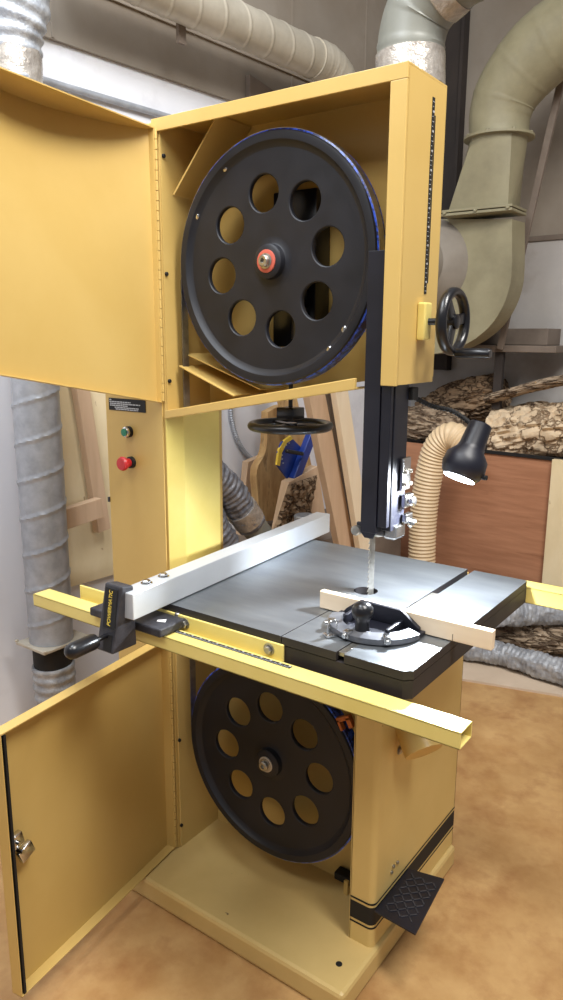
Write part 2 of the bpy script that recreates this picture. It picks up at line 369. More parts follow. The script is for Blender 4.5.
def make_wheel(name, cz, phase, nuts, nutdark, wr=.028):
    w = part(name, wheel_bm(0, cz, phase), wheelm, None, True)
    bm = B(); lathe(bm, (0, 0, cz), (0, 1, 0), [(.3052, .006), (.309, .008), (.309, .042), (.3052, .044)], 128, False, False); part('tyre', bm, tyre, w, True)
    bm = B(); lathe(bm, (0, -.0095, cz), (0, -1, 0), [(wr, 0), (wr, .003), (wr-.003, .004), (.013, .004)], 40, True, False)
    part('hub_washer', bm, nutdark, w, True)
    bm = B(); lathe(bm, (0, -.0135, cz), (0, -1, 0), [(.019, 0), (.019, .002), (.0145, .003), (.0145, .011), (.012, .014), (.0065, .014), (.0065, .007), (0, .007)], 6 if 0 else 40); part('hub_nut', bm, steel, w, True)
    for px, py in nuts:
        p = at(px, py, 'y', .012); bm = B(); lathe(bm, (p.x, .013, p.z), (0, -1, 0), [(.0095, 0), (.0095, .0035), (.0065, .0065), (0, .007)], 20); part('balance_plug', bm, chrome, w, True)
    return w
make_wheel('upper_wheel', ZU, math.radians(99.2-90+.0), [(225,168),(197,216),(345,330),(330,350)], washer)
make_wheel('lower_wheel', ZL, math.radians(1.8), [], palem, .0235)

# the blade, running round both wheels
bm = B()
path = []
R_ = .3095
for i in range(33): a = PI/2*0+PI*i/32; path.append((R_*math.cos(a), ZU+R_*math.sin(a)))
for i in range(33): a = PI+PI*i/32; path.append((R_*math.cos(a), ZL+R_*math.sin(a)))
ring = []
n = len(path)
for i, (x, z) in enumerate(path):
    nx, nz = path[(i+1) % n], path[i-1]; tx, tz = nx[0]-nz[0], nx[1]-nz[1]; L = math.hypot(tx, tz); ox, oz = tz/L*.0006, -tx/L*.0006
    ring.append([bm.verts.new((x-ox, .008, z-oz)), bm.verts.new((x+ox, .008, z+oz)), bm.verts.new((x+ox, .033, z+oz)), bm.verts.new((x-ox, .033, z-oz))])
for i in range(n):
    a, b = ring[i], ring[(i+1) % n]
    for k in range(4): bm.faces.new((a[k], a[(k+1) % 4], b[(k+1) % 4], b[k]))
z = 1.03
while z < 1.30:   # teeth on the free run above the table
    prism(bm, [(R_-.0007, .009, z), (R_-.0007, .0, z+.001), (R_-.0007, .009, z+.011)], (.0014, 0, 0)); z += .0125
blade = part('blade', bm, steel)

# lower cabinet
XS, YS0, YS1 = .372, -.022, .518
bm = B()
box(bm, XS-.004, XS, YS0+.018, YS1, .074, 1.012)
box(bm, .300, XS-.018, YS0, YS0+.004, .074, .98)
# rounded front corner
t = [(XS-.018+.018*math.cos(a), YS0+.018+.018*math.sin(a)) for a in [(-PI/2)*(1-i/8) for i in range(9)]]
t2 = [(XS-.018+.014*math.cos(a), YS0+.018+.014*math.sin(a)) for a in [(-PI/2)*(i/8) for i in range(9)]]
prism(bm, [(x, y, .074) for x, y in t+t2], (0, 0, .906))
box(bm, .298, .302, YS0+.0, YS0+.03, .074, .98)
box(bm, XL+.005, XS-.005, .16, .163, .074, .97)
box(bm, XL, XL+.004, YS0, .16, .074, .98)
box(bm, XL, XS-.01, YS0, YS0+.004, .87, .98)
box(bm, XL, XS, YS0+.01, YS1, .976, .98)
box(bm, XL, XS, YS1-.003, YS1, .074, .98)
cab = part('lower_cabinet', bm, scuff)
for px, py in ((179,740),(181,825)):
    p = at(px, py, 'x', XL+.004); bm = B(); bolt(bm, (XL+.004, p.y, p.z), (1, 0, 0), .0055, .004); part('hinge_screw', bm, dark, cab, True)
# black stripes round the cabinet
bm = B()
def stripe(z0, z1):
    o = .0008
    pts = [(.300, YS0-o), (XS-.018, YS0-o)]+[(XS-.018+(.018+o)*math.cos(a), YS0+.018+(.018+o)*math.sin(a)) for a in [(-PI/2)*(1-i/8) for i in range(1, 9)]]+[(XS+o, YS1)]
    for (xa, ya), (xb, yb) in zip(pts, pts[1:]):
        bm.faces.new([bm.verts.new(v) for v in ((xa, ya, z0), (xb, yb, z0), (xb, yb, z1), (xa, ya, z1))])
stripe(.145, .200); stripe(.132, .138); stripe(.207, .213)
part('stripe', bm, dark, cab)
bm = B(); box(bm, .16, .298, .12, .156, .10, .125, .004); part('brush_shelf', bm, dark, cab)
bm = B(); box(bm, .20, .215, .11, .158, .074, .12, .002); part('floor_bracket', bm, yellow, cab)
for i, (px, py) in enumerate(((391,872),(393,866),(397,862))):
    p = at(px, py, 'x', XS); bm = B(); bolt(bm, (XS, p.y, p.z), (1, 0, 0), .005, .003); part('screw', bm, steel, cab, True)
# dust outlet / curved stub under the table
bm = B(); tube(bm, spline([(XS-.01, .12, .70), (XS+.03, .11, .69), (XS+.075, .085, .645)], 6), .052, 28); st = part('dust_spout', bm, yellow, None, True)
p = at(399, 750, 'x', XS); bm = B(); bolt(bm, (XS, p.y, p.z), (1, 0, 0), .010, .006, .012); part('spout_bolt', bm, steel, st, True)
# copper blade scraper clip beside the lower wheel
bm = B(); q = at(344, 718, 'y', -.012); box(bm, -.022, .022, -.008, .008, -.006, .006, .001, M=Matrix.Translation(q) @ Matrix.Rotation(-.5, 4, 'Y'))
box(bm, -.022, -.014, -.008, .008, -.03, .0, .001, M=Matrix.Translation(q) @ Matrix.Rotation(-.5, 4, 'Y')); box(bm, .008, .022, -.008, .008, -.028, .0, .001, M=Matrix.Translation(q) @ Matrix.Rotation(-.5, 4, 'Y')); part('wheel_brush_clip', bm, orange)
# brake pedal: diamond plate
bm = B()
pc = [(.374, -.02), (.374, .182), (.476, .205), (.499, -.028)]
prism(bm, [(x, y, .192) for x, y in pc], (0, 0, .006), .001)
ped = part('brake_pedal', bm, black)
bm = B(); cc = Vector((.432, .085, .198))
for i in range(-3, 4):
    for j in range(-5, 6):
        x, y = i*.017, j*.019
        if abs(x) > .046 or abs(y) > .092: continue
        a = PI/4 if (i+j) % 2 else -PI/4
        box(bm, -.010, .010, -.002, .002, 0, .0022, .0008, M=Matrix.Translation(cc+Vector((x, y, 0))) @ Matrix.Rotation(a, 4, 'Z'))
part('diamond_tread', bm, castblack, ped)
bm = B(); box(bm, XS, .39, .03, .14, .176, .192, .002); part('pedal_arm', bm, castblack, ped)

# doors: pans with flanges, seen from inside
UD = Vector((.083, -.637, 0)).normalized(); ND = Vector((.637, .083, 0)).normalized()
HP = Vector((-.345, YF-.003, 0))
def dpt(u, n, z): return HP+UD*u+ND*n+Vector((0, 0, z))
def door(name, Ln, z0a, z0b, z1, dep=.038, bulge=0, arch=0):
    """z0a bottom at hinge, z0b bottom at free end"""
    th = .003; bm = B()
    def quadslab(pts, d): prism(bm, pts, d)
    # panel as a grid so that it can belly slightly
    nu, nv = 24, 32; g = [[None]*(nv+1) for _ in range(nu+1)]; g2 = [[None]*(nv+1) for _ in range(nu+1)]
    for i in range(nu+1):
        for j in range(nv+1):
            s, t_ = i/nu, j/nv; zb = z0a+(z0b-z0a)*s; z = zb+(z1-zb)*t_
            b = bulge*math.sin(PI*s)*math.sin(PI*t_)-arch*math.sin(PI*s)**.8*t_**3
            g[i][j] = bm.verts.new(dpt(Ln*s, -dep+b, z)); g2[i][j] = bm.verts.new(dpt(Ln*s, -dep-th+b, z))
    for i in range(nu):
        for j in range(nv):
            bm.faces.new((g[i][j], g[i+1][j], g[i+1][j+1], g[i][j+1])); bm.faces.new((g2[i][j], g2[i][j+1], g2[i+1][j+1], g2[i+1][j]))
    d = part(name, bm, yellow, None, True)
    def fl(a, b, inward): # flange strip between two (u,z) edge points
        bm = B(); (ua, za), (ub, zb) = a, b; iu, iz = inward
        P = [dpt(ua, -dep-th, za), dpt(ub, -dep-th, zb), dpt(ub, 0, zb), dpt(ua, 0, za)]
        prism(bm, P, UD*(iu*th)+Vector((0, 0, iz*th)), .0008); part('door_flange', bm, yellow, d)
    bm = B(); prism(bm, [dpt(0, 0, z1), dpt(Ln, 0, z1)]+[dpt(Ln*(1-i/24), -dep-th-arch*max(0, math.sin(PI*(1-i/24)))**.8, z1) for i in range(25)], (0, 0, -th)); part('door_flange', bm, yellow, d)
    fl((0, z0a), (Ln, z0b), (0, 1)); fl((Ln, z0b), (Ln, z1), (-1, 0)); fl((0, z0a), (0, z1), (1, 0))
    # piano hinge
    bm = B(); z = z0a+.005; k = 0
    while z < z1-.02:
        cyl(bm, dpt(-.002, .002, z), dpt(-.002, .002, z+.0235), .0042, 12); z += .0255
    part('piano_hinge', bm, yellow, d, True)
    return d
ud = door('upper_door', .645, 1.521, 1.636, 2.243, dep=.016, bulge=-.012, arch=.10)
ld = door('lower_door', .642, .079, .079, .806, dep=.030, bulge=.006)
bm = B(); prism(bm, [dpt(.634, -.030, .084), dpt(.634, 0.001, .084), dpt(.634, .001, .80), dpt(.634, -.030, .80)], UD*-.007); part('door_seal', bm, dark, ld)
bm = B(); p = dpt(.600, -.018, .50)
p = dpt(.600, -.012, .50)
fr = Matrix(((UD.x, ND.x, 0, p.x), (UD.y, ND.y, 0, p.y), (0, 0, 1, p.z), (0, 0, 0, 1)))
box(bm, -.005, .028, -.004, .012, -.005, .03, .003, M=fr @ Matrix.Rotation(.2, 4, 'Y')); box(bm, -.018, .026, -.002, .014, -.055, -.018, .004, M=fr @ Matrix.Rotation(.35, 4, 'Y')); cyl(bm, fr @ Vector((.01, .0, -.02)), fr @ Vector((.01, .022, -.02)), .006)
cyl(bm, fr @ Vector((.02, .0, .01)), fr @ Vector((.02, .024, .01)), .005); part('door_latch', bm, chrome, ld, True)

# table
TX0, TX1, TY0, TY1, TZ = -.12, .601, -.348, .346, 1.077
def holed(bm, x0, x1, y0, y1, z0, z1, c, r, n=12):
    O = []
    for (xa, ya), (xb, yb) in (((x0,y0),(x1,y0)), ((x1,y0),(x1,y1)), ((x1,y1),(x0,y1)), ((x0,y1),(x0,y0))):
        for i in range(n): O.append((xa+(xb-xa)*i/n, ya+(yb-ya)*i/n))
    R = []
    for z in (z1, z0):
        o = [bm.verts.new((x, y, z)) for x, y in O]; ii = []
        for x, y in O:
            L = math.hypot(x-c[0], y-c[1]); ii.append(bm.verts.new((c[0]+(x-c[0])/L*r, c[1]+(y-c[1])/L*r, z)))
        for k in range(len(O)):
            j = (k+1) % len(O); bm.faces.new((o[k], o[j], ii[j], ii[k]))
        R.append((o, ii))
    for k in range(len(O)):
        j = (k+1) % len(O)
        bm.faces.new((R[0][1][k], R[0][1][j], R[1][1][j], R[1][1][k])); bm.faces.new((R[0][0][k], R[0][0][j], R[1][0][j], R[1][0][k]))
bm = B(); zt0 = 1.058; HC = (.296, .018)
MS0, MS1 = .434, .453          # mitre slot
hx0, hx1, hy0, hy1 = HC[0]-.06, HC[0]+.06, HC[1]-.06, HC[1]+.06
holed(bm, hx0, hx1, hy0, hy1, zt0, TZ, HC, .0305)
box(bm, TX0, hx0, TY0, TY1, zt0, TZ); box(bm, hx0, hx1, hy1, TY1, zt0, TZ); box(bm, hx1, MS0, TY0, TY1, zt0, TZ)
box(bm, hx0, HC[0]-.0012, TY0, hy0, zt0, TZ); box(bm, HC[0]+.0012, hx1, TY0, hy0, zt0, TZ)
prism(bm, [(MS1, TY0, zt0), (TX1-.016, TY0, zt0), (TX1, TY0+.016, zt0), (TX1, TY1-.006, zt0), (TX1-.006, TY1, zt0), (MS1, TY1, zt0)], (0, 0, TZ-zt0))
bm.faces.ensure_lookup_table()
for f in bm.faces:
    f.normal_update(); f.material_index = 0 if (abs(f.normal.z) > .7 and f.calc_center_median().z > TZ-.001) else 1
tab = part('table', bm, [irontop, ironside])
bm = B(); prism(bm, [(TX0, TY0+.001, 1.017), (TX1-.016, TY0+.001, 1.017), (TX1-.001, TY0+.016, 1.017), (TX1-.001, TY1-.001, 1.017), (TX0, TY1-.001, 1.017)], (0, 0, zt0-1.017-.002))
part('table_skirt', bm, ironside, tab)
bm = B(); box(bm, .1, .45, -.2, .3, .975, 1.017, .004); part('trunnion', bm, castblack, tab)
# rails
RZ1, RZ0 = 1.030, .997
rx0, rx1 = -.473, .736
def rtube(x0, x1, y0, y1, z0, z1, th=.0035):
    bm = B()
    box(bm, x0, x1, y0, y1, z1-th, z1, .0012); box(bm, x0, x1, y0, y1, z0, z0+th, .0012); box(bm, x0, x1, y0, y0+th, z0, z1, .0012); box(bm, x0, x1, y1-th, y1, z0, z1, .0012)
    box(bm, (x0+x1)/2-.1, (x0+x1)/2+.1, y0+.001, y1-.001, z0+.001, z1-.001); box(bm, x0, x0+.003, y0+.001, y1-.001, z0+.001, z1-.001)
    return bm
rail = part('front_rail', rtube(rx0, rx1, -.42, -.366, RZ0, RZ1), yellow_rail)
bm = B(); box(bm, .0, .345, -.387, -.375, RZ1, RZ1+.0008); part('rail_scale', bm, dark, rail)
bm = B()
for i in range(68):
    x = .004+i*.005; w = .010 if i % 5 == 0 else .005
    box(bm, x-.0005, x+.0005, -.3865, -.3865+w, RZ1+.0008, RZ1+.0012)
    if i % 5 == 2: box(bm, x-.001, x+.004, -.380, -.3765, RZ1+.0008, RZ1+.0012)
part('rail_scale_marks', bm, labelw, rail)
bm = B(); box(bm, -.36, .305, -.3545, -.3485, 1.017, 1.060, .0015); box(bm, -.36, .305, -.366, -.3545, 1.017, 1.022); ang = part('angle_iron', bm, yellow_rail)
for x in (.268, .02): 
    bm = B(); bolt(bm, (x, -.3545, 1.042), (0, -1, 0), .0095, .007, .014); part('rail_bolt', bm, steel, ang, True)
part('rear_rail', rtube(.46, .95, .352, .412, 1.012, 1.056), yellow_rail)
# blade guard, guide post and guides
bm = B(); z0, z1 = 1.245, 1.895
box(bm, .303, .345, -.032, -.028, z0, z1, .001); box(bm, .3412, .345, -.03, .0, z0, 1.60, .001); 
prism(bm, [(.303, -.032, z0), (.345, -.032, z0), (.337, -.032, z0-.014), (.315, -.032, z0-.014)], (0, .004, 0))
gd = part('blade_guard', bm, black)
bm = B(); box(bm, .302, .304, -.03, .0, 1.31, 1.44, .0005); part('guard_flap', bm, black, gd)
bm = B(); box(bm, .349, .374, -.012, .058, 1.25, 1.66, .002); gp = part('guide_post', bm, black)
bm = B(); box(bm, .347, .372, -.03, -.015, 1.262, 1.60, .002); part('post_channel', bm, black, gp)
bm = B(); box(bm, .376, .386, .02, .062, 1.345, 1.425, .003); box(bm, .345, .38, .005, .06, 1.225, 1.262, .006); box(bm, .376, .390, .04, .075, 1.262, 1.285, .003); box(bm, .376, .392, .03, .072, 1.302, 1.335, .004)
g = part('blade_guide', bm, chrome)
for z in (1.362, 1.392): 
    bm = B(); bolt(bm, (.386, .030, z), (1, 0, 0), .0055, .006, .008); part('guide_screw', bm, steel, g, True)
    bm = B(); bolt(bm, (.386, .052, z), (1, 0, 0), .0055, .006); part('guide_screw', bm, steel, g, True)
bm = B(); lathe(bm, (.392, .050, 1.318), (1, 0, 0), [(.010, 0), (.012, .002), (.012, .012), (.009, .014), (0, .014)], 18); part('guide_knob', bm, chrome, g, True); bm = B(); lathe(bm, (.39, .052, 1.268), (.6, .3, -.5), [(.008, 0), (.013, .008), (.013, .014), (0, .016)], 18); part('guide_knob', bm, chrome, g, True)
p = at(357, 530, 'y', -.005); bm = B(); lathe(bm, (p.x, -.016, p.z), (0, 1, 0), [(.005, 0), (.008, .0), (.0125, .002), (.0125, .018), (.008, .02), (0, .02)], 32); part('guide_roller', bm, steel, g, True)
bm = B(); box(bm, p.x-.004, .306, -.002, .008, p.z+.010, p.z+.020, .002); box(bm, .306, .35, .0, .03, 1.232, 1.245, .003); part('guide_arm', bm, castblack, g)
bm = B(); lathe(bm, (.32, .03, 1.235), (0, 0, -1), [(.012, 0), (.015, .004), (.012, .012), (0, .013)], 20); part('guide_bearing', bm, steel, g, True)
# side handwheel with bracket and crank handle
HWX, HWY, HWZ = .462, .09, 1.742
bm = B(); box(bm, XR, XR+.022, .050, .085, 1.70, 1.785, .004); br = part('handwheel_bracket', bm, yellow_rail)
for z in (1.715, 1.772):
    bm = B(); bolt(bm, (XR+.006, .088, z), (0, 1, 0), .007, .006); part('bracket_screw', bm, dark, br, True)
bm = B(); cyl(bm, (XR+.02, HWY-.02, HWZ), (HWX, HWY, HWZ), .008)
M_ = 40
rm = [Vector((HWX, HWY+.066*math.cos(2*PI*i/M_), HWZ+.066*math.sin(2*PI*i/M_))) for i in range(M_+1)]
pts = rm
t = bmesh.new(); rings = []
for i in range(M_):
    a = 2*PI*i/M_; c = Vector((HWX, HWY+.067*math.cos(a), HWZ+.067*math.sin(a))); rd = Vector((0, math.cos(a), math.sin(a)))
    rings.append([bm.verts.new(c+rd*(.0100*math.cos(b))+Vector((1, 0, 0))*(.013*math.sin(b))) for b in [2*PI*k/14 for k in range(14)]])
for i in range(M_):
    a, b = rings[i], rings[(i+1) % M_]
    for k in range(14): bm.faces.new((a[k], b[k], b[(k+1) % 14], a[(k+1) % 14]))
t.free()
lathe(bm, (HWX-.014, HWY, HWZ), (1, 0, 0), [(.010, 0), (.017, .002), (.017, .024), (.012, .027), (0, .027)], 24)
for a in (PI*.05, PI*.72, -PI*.62):
    bm2 = Matrix.Translation((HWX, HWY, HWZ)) @ Matrix.Rotation(a, 4, 'X')
    box(bm, -.006, .006, .012, .064, -.012, .012, .003, M=bm2)
hw = part('height_handwheel', bm, blackgl, None, True)
bm = B(); hy, hz = HWY-.0, HWZ-.071
cyl(bm, (HWX+.004, hy, hz), (HWX+.022, hy, hz), .006, 20); part('crank_pin', bm, chrome, hw, True)
bm = B(); lathe(bm, (HWX+.010, hy, hz), (1, 0, 0), [(.009, 0), (.0115, .004), (.012, .05), (.012, .078), (.010, .083), (0, .084)], 24); part('crank_handle', bm, blackgl, hw, True)
# tension handwheel below the upper case
TW = Vector((.0, .10, 1.468)); Rr = .107
bm = B(); rings = []
for i in range(64):
    a = 2*PI*i/64; c = TW+Vector((Rr*math.cos(a), Rr*math.sin(a), 0)); rd = Vector((math.cos(a), math.sin(a), 0))
    rings.append([bm.verts.new(c+rd*(.011*math.cos(b))+Vector((0, 0, 1))*(.0115*math.sin(b))) for b in [2*PI*k/14 for k in range(14)]])
for i in range(64):
    a, b = rings[i], rings[(i+1) % 64]
    for k in range(14): bm.faces.new((a[k], b[k], b[(k+1) % 14], a[(k+1) % 14]))
lathe(bm, TW-Vector((0, 0, .012)), (0, 0, 1), [(.016, 0), (.018, .004), (.018, .02), (.0, .02)], 28)
for a in (.5, .5+2*PI/3, .5+4*PI/3):
    box(bm, .018, Rr-.004, -.010, .010, -.005, .005, .003, M=Matrix.Translation(TW) @ Matrix.Rotation(a, 4, 'Z'))
tw = part('tension_handwheel', bm, blackgl, None, True)
bm = B(); box(bm, -.028, .028, .072, .128, 1.486, 1.518, .003); cyl(bm, (0, .1, 1.515), (0, .1, 1.60), .006); part('tension_shaft', bm, blackgl, tw, True)

# ------------------------------------------------------------------ rip fence
A = Vector((-.021, -.478, 0)); Bf = Vector((-.085, .45, 0)); FU = (Bf-A).normalized(); FN = Vector((-FU.y, FU.x, 0))
fen = root('rip_fence', (-.05, -.40, 1.03), 'silver aluminium rip fence lying across the saw table, with black clamping head', 'rip fence')
fm = Matrix(((FU.x, FN.x, 0, A.x), (FU.y, FN.y, 0, A.y), (0, 0, 1, 0), (0, 0, 0, 1)))
bm = B(); Lf = (Bf-A).length; box(bm, 0, Lf, 0, .050, 1.079, 1.141, .002, M=fm); fb = finish('fence_beam', bm, alu, fen)
for u in (.075, .135):
    bm = B(); q = fm @ Vector((u, .026, 1.141)); bolt(bm, q, (0, 0, 1), .010, .007, .014); finish('fence_bolt', bm, chrome, fb, True)
bm = B(); box(bm, -.222, .020, -.438, -.332, 1.0325, 1.054, .004)
car = finish('carriage', bm, castblack, fen)
bm = B(); bolt(bm, (-.008, -.35, 1.054), (0, 0, 1), .007, .006); finish('carriage_screw', bm, steel, car, True)
bm = B(); prism(bm, [(-.045+.02, -.40, 1.0545), (-.03+.02, -.385, 1.0545), (-.026+.02, -.392, 1.0545), (.0, -.40, 1.0545), (-.02, -.408, 1.0545)], (0, 0, .001)); finish('cursor_arrow', bm, white, car, True)
# head casting, leaning
bm = B()
hx0, hx1 = -.108, -.038
prism(bm, [(hx0-.002, -.515, 1.0), (hx0-.002, -.44, 1.0), (hx0+.010, -.455, 1.152), (hx0+.010, -.490, 1.158)], (.056, 0, 0), .004)
hd = finish('clamp_head', bm, castblack, fen)
bm = B(); n_ = Vector((0, -.16, -.025)).normalized()
def fpt(x, s, o=0): return Vector((x, -.515+.025*s, 1.0+.16*s))+Vector((0, -.988, .154))*o
prism(bm, [fpt(-.092, .36), fpt(-.052, .36), fpt(-.052, .93), fpt(-.092, .93)], Vector((0, -.988, .154))*.0022, .0008); plate = finish('name_plate', bm, dark, hd)
bm = B(); prism(bm, [fpt(-.086, .03), fpt(-.060, .03), fpt(-.060, .27), fpt(-.086, .27)], Vector((0, -.988, .154))*.0016); finish('lever_slot', bm, dark, hd)
# lettering, running up the plate
tx = bpy.data.curves.new('lettering', 'FONT'); tx.body = 'POWERMATIC'; tx.size = .0155; tx.extrude = .0003; tx.align_x = 'CENTER'; tx.align_y = 'CENTER'; tx.shear = .2
tob = bpy.data.objects.new('lettering', tx); COL.objects.link(tob)
bpy.context.view_layer.update()
me = bpy.data.meshes.new_from_object(tob.evaluated_get(bpy.context.evaluated_depsgraph_get())); bpy.data.objects.remove(tob)
bm = B(); bm.from_mesh(me); bpy.data.meshes.remove(me)
up = Vector((0, .154, .988)); nn = Vector((0, -.988, .154)); xx = Vector((1, 0, 0)); c = fpt(-.072, .645, .0026)
w_ = max(v.co.x for v in bm.verts)-min(v.co.x for v in bm.verts); sc_ = .082/w_
bmesh.ops.transform(bm, matrix=Matrix(((up.x*sc_, -xx.x, nn.x, c.x), (up.y*sc_, -xx.y, nn.y, c.y), (up.z*sc_, -xx.z, nn.z, c.z), (0, 0, 0, 1))), verts=bm.verts[:])
finish('lettering', bm, sclY, hd)
bm = B(); cyl(bm, (-.078, -.50, 1.040), (-.078, -.545, 1.038), .006); lathe(bm, (-.078, -.540, 1.038), (0, -1, -.03), [(.012, 0), (.0165, .003), (.0185, .010), (.0185, .064), (.0165, .074), (.011, .080), (.005, .0825), (0, .083)], 28)
finish('clamp_lever', bm, blackgl, fen, True)

# ------------------------------------------------------------------ mitre gauge with wooden face
mg = root('miter_gauge', (.45, -.2, TZ), 'black mitre gauge with pale wooden face strip on the saw table', 'mitre gauge')
bm = B(); box(bm, .270, .690, -.158, -.140, TZ+.002, 1.121, .002)
wf = finish('wooden_face', bm, birch, mg)
bm = B(); box(bm, .604, .6055, -.1585, -.158, TZ+.002, TZ+.018); finish('saw_kerf', bm, brownw, wf)
GC = Vector((.437, -.178, 0)); GR = .106
bm = B(); zc = TZ+.003
pts = [(GC.x+GR*math.cos(a), GC.y+GR*math.sin(a), zc) for a in [PI+PI*i/32 for i in range(33)]]
prism(bm, pts+[(GC.x+GR, -.159, zc), (GC.x-GR, -.159, zc)], (0, 0, .007))
prism(bm, [(GC.x-GR+.01, -.172, zc+.007), (GC.x+GR-.01, -.172, zc+.007), (GC.x+GR-.01, -.172, zc+.014), (GC.x+.052, -.172, 1.126), (GC.x-.052, -.172, 1.126), (GC.x-GR+.02, -.172, zc+.02)], (0, .012, 0), .002)
box(bm, GC.x-.06, GC.x-.05, -.23, -.17, zc+.006, 1.11, .003)
box(bm, GC.x+.05, GC.x+.06, -.24, -.17, zc+.006, 1.105, .003)
pr_ = finish('protractor_head', bm, black, mg, True)
bm = B()
ri, ro = GR-.026, GR+.003
arc = [PI+.12+(PI-.24)*i/40 for i in range(41)]
prof = [(ro, 0), (ro, .012), (ri, .017), (ri, .006)]
rg = [[bm.verts.new((GC.x+r*math.cos(a), GC.y+r*math.sin(a), zc+h)) for r, h in prof] for a in arc]
for a, b in zip(rg, rg[1:]):
    for k in range(4): bm.faces.new((a[k], b[k], b[(k+1) % 4], a[(k+1) % 4]))
bm.faces.new(rg[0]); bm.faces.new(rg[-1][::-1])
ar = finish('degree_arc', bm, arcm, mg, True)
for a in (PI+.72, PI+1.42, PI+2.25):
    d = Vector((math.cos(a), math.sin(a), 0)); q = Vector((GC.x, GC.y, zc+.010))+d*(ro-.002); bm = B(); cyl(bm, q, q+d*.012, .0055, 14, ch=.001); box(bm, -.012, .006, -.008, .008, -.006, .010, .002, M=Matrix.Translation(q) @ Matrix.Rotation(a, 4, 'Z')); finish('stop_screw', bm, chrome, ar, True)
bm = B(); a = PI+1.08; d = Vector((math.cos(a), math.sin(a), 0)); q = Vector((GC.x, GC.y, zc))+d*(ro-.004)
tube(bm, spline([q+Vector((0, 0, .01)), q+Vector((0, 0, .026)), q+d*.010+Vector((0, 0, .031)), q+d*.020+Vector((0, 0, .024)), q+d*.022+Vector((0, 0, .003))], 5), .0028, 10)
box(bm, -.004, .02, -.011, .011, -.001, .003, .001, M=Matrix.Translation(q+d*.010) @ Matrix.Rotation(a, 4, 'Z')); finish('stop_clip', bm, chrome, mg, True)
K_ = at(362, 634, 'z', TZ+.008)
bm = B(); lathe(bm, (K_.x, K_.y, TZ+.008), (0, 0, 1), [(.020, 0), (.020, .004), (.0165, .010), (.015, .028), (.0165, .034), (.021, .040), (.0235, .050), (.0225, .059), (.0175, .067), (.009, .072), (0, .073)], 32)
kn = finish('clamp_knob', bm, blackgl, mg, True)
bm = B(); box(bm, MS0+.001, MS1-.001, -.34, .11, TZ-.010, TZ-.001, .001); finish('guide_bar', bm, steel, mg)

# ------------------------------------------------------------------ work lamp
LT = at(481, 424, 'y', .16); LC = at(459, 478, 'y', .10); ax = (LC-LT).normalized(); LL = (LC-LT).length
wl = root('work_lamp', (.36, .1, 1.5), 'black gooseneck work lamp, lit, hanging beside the blade guard', 'lamp')
bm = B(); lathe(bm, LT, ax, [(0, 0), (.025, 0), (.0275, .003), (.031, LL*.40), (.034, LL*.48), (.050, LL*.62), (.053, LL*.80), (.047, LL*.93), (.039, LL), (.039, LL-.004), (0, LL-.004)], 40)
hd = finish('lamp_head', bm, black, wl, True)
bm = B(); lathe(bm, LT, ax, [(.0382, LL-.003), (.0382, LL+.001), (.02, LL+.002), (0, LL+.002)], 40, False); finish('lamp_lens', bm, lens, hd, True)
bm = B(); q = at(487, 478, 'y', .12); cyl(bm, q-Vector((.012, 0, 0)), q, .006, 16); finish('lamp_switch', bm, dark, hd, True)
gpts = [Vector((.373, .075, 1.575))]+[at(px, py, 'y', yy) for px, py, yy in ((412,396,.10),(432,406,.14),(452,411,.17),(470,423,.175),(476,432,.17))]
gs = resample(spline(gpts, 12), .002)
bm = B(); tube(bm, gs, lambda s, t: .0058+.0007*math.sin(2*PI*s/.008), 12); finish('gooseneck', bm, dark, wl, True)
bm = B(); box(bm, .366, .384, .059, .09, 1.56, 1.59, .003); finish('lamp_mount', bm, dark, wl)
ldt = bpy.data.lights.new('work_lamp_beam', 'SPOT'); ldt.energy = 58; ldt.spot_size = math.radians(166); ldt.spot_blend = .5; ldt.shadow_soft_size = .025; ldt.color = (.88, .94, 1)
lo = bpy.data.objects.new('work_lamp_beam', ldt); COL.objects.link(lo); lo.location = LC+ax*.012; lo.rotation_euler = ax.to_track_quat('-Z', 'Y').to_euler()

# ------------------------------------------------------------------ ducts at the left
def spiral_r(r, pitch=.105, h=.0022):
    def f(s, th):
        x = (s/pitch-th/(2*PI)) % 1
        return r+(h if x < .09 else 0)
    return f
U1 = -1.15
pb = at(54, 636, NX, U1); ptp = at(32, 380, NX, U1)
x_, y_ = (pb.x+ptp.x)/2, (pb.y+ptp.y)/2
vd = root('dust_duct', (x_, y_, 0), 'vertical spiral galvanised duct by the white wall, left of the saw', 'duct')
# spiral duct leans very slightly as seen
bm = B(); tube(bm, line((x_, y_, .55), (x_, y_, 2.46), 240), spiral_r(.083, .14, .0038), 64); finish('spiral_duct', bm, galv, vd, True)
bm = B(); box(bm, x_-.088, x_+.088, y_-.10, y_+.115, .537, .549, .003); 
for dx, dy in ((-.088,-.095),(.088,-.095),(-.088,.095),(.088,.095)): bolt(bm, (x_+dx, y_+dy, .549), (0, 0, 1), .008, .005)
finish('blast_gate', bm, duct_beige, vd)
bm = B(); cyl(bm, (x_, y_, .43), (x_, y_, .537), .074, 40); finish('rubber_collar', bm, dark, vd, True)
bm = B(); tube(bm, resample(spline([(x_, y_, .45), (x_, y_+.01, .3), (x_+.02, y_+.06, .16), (x_+.1, y_+.2, .09)], 12), .006), lambda s, t: .079+.003*math.sin(2*PI*s/.04)+.006*noise.noise(Vector((s*12, math.cos(t)*1.5, math.sin(t)*1.5))), 40); finish('flexible_sleeve', bm, flexgrey, vd, True)
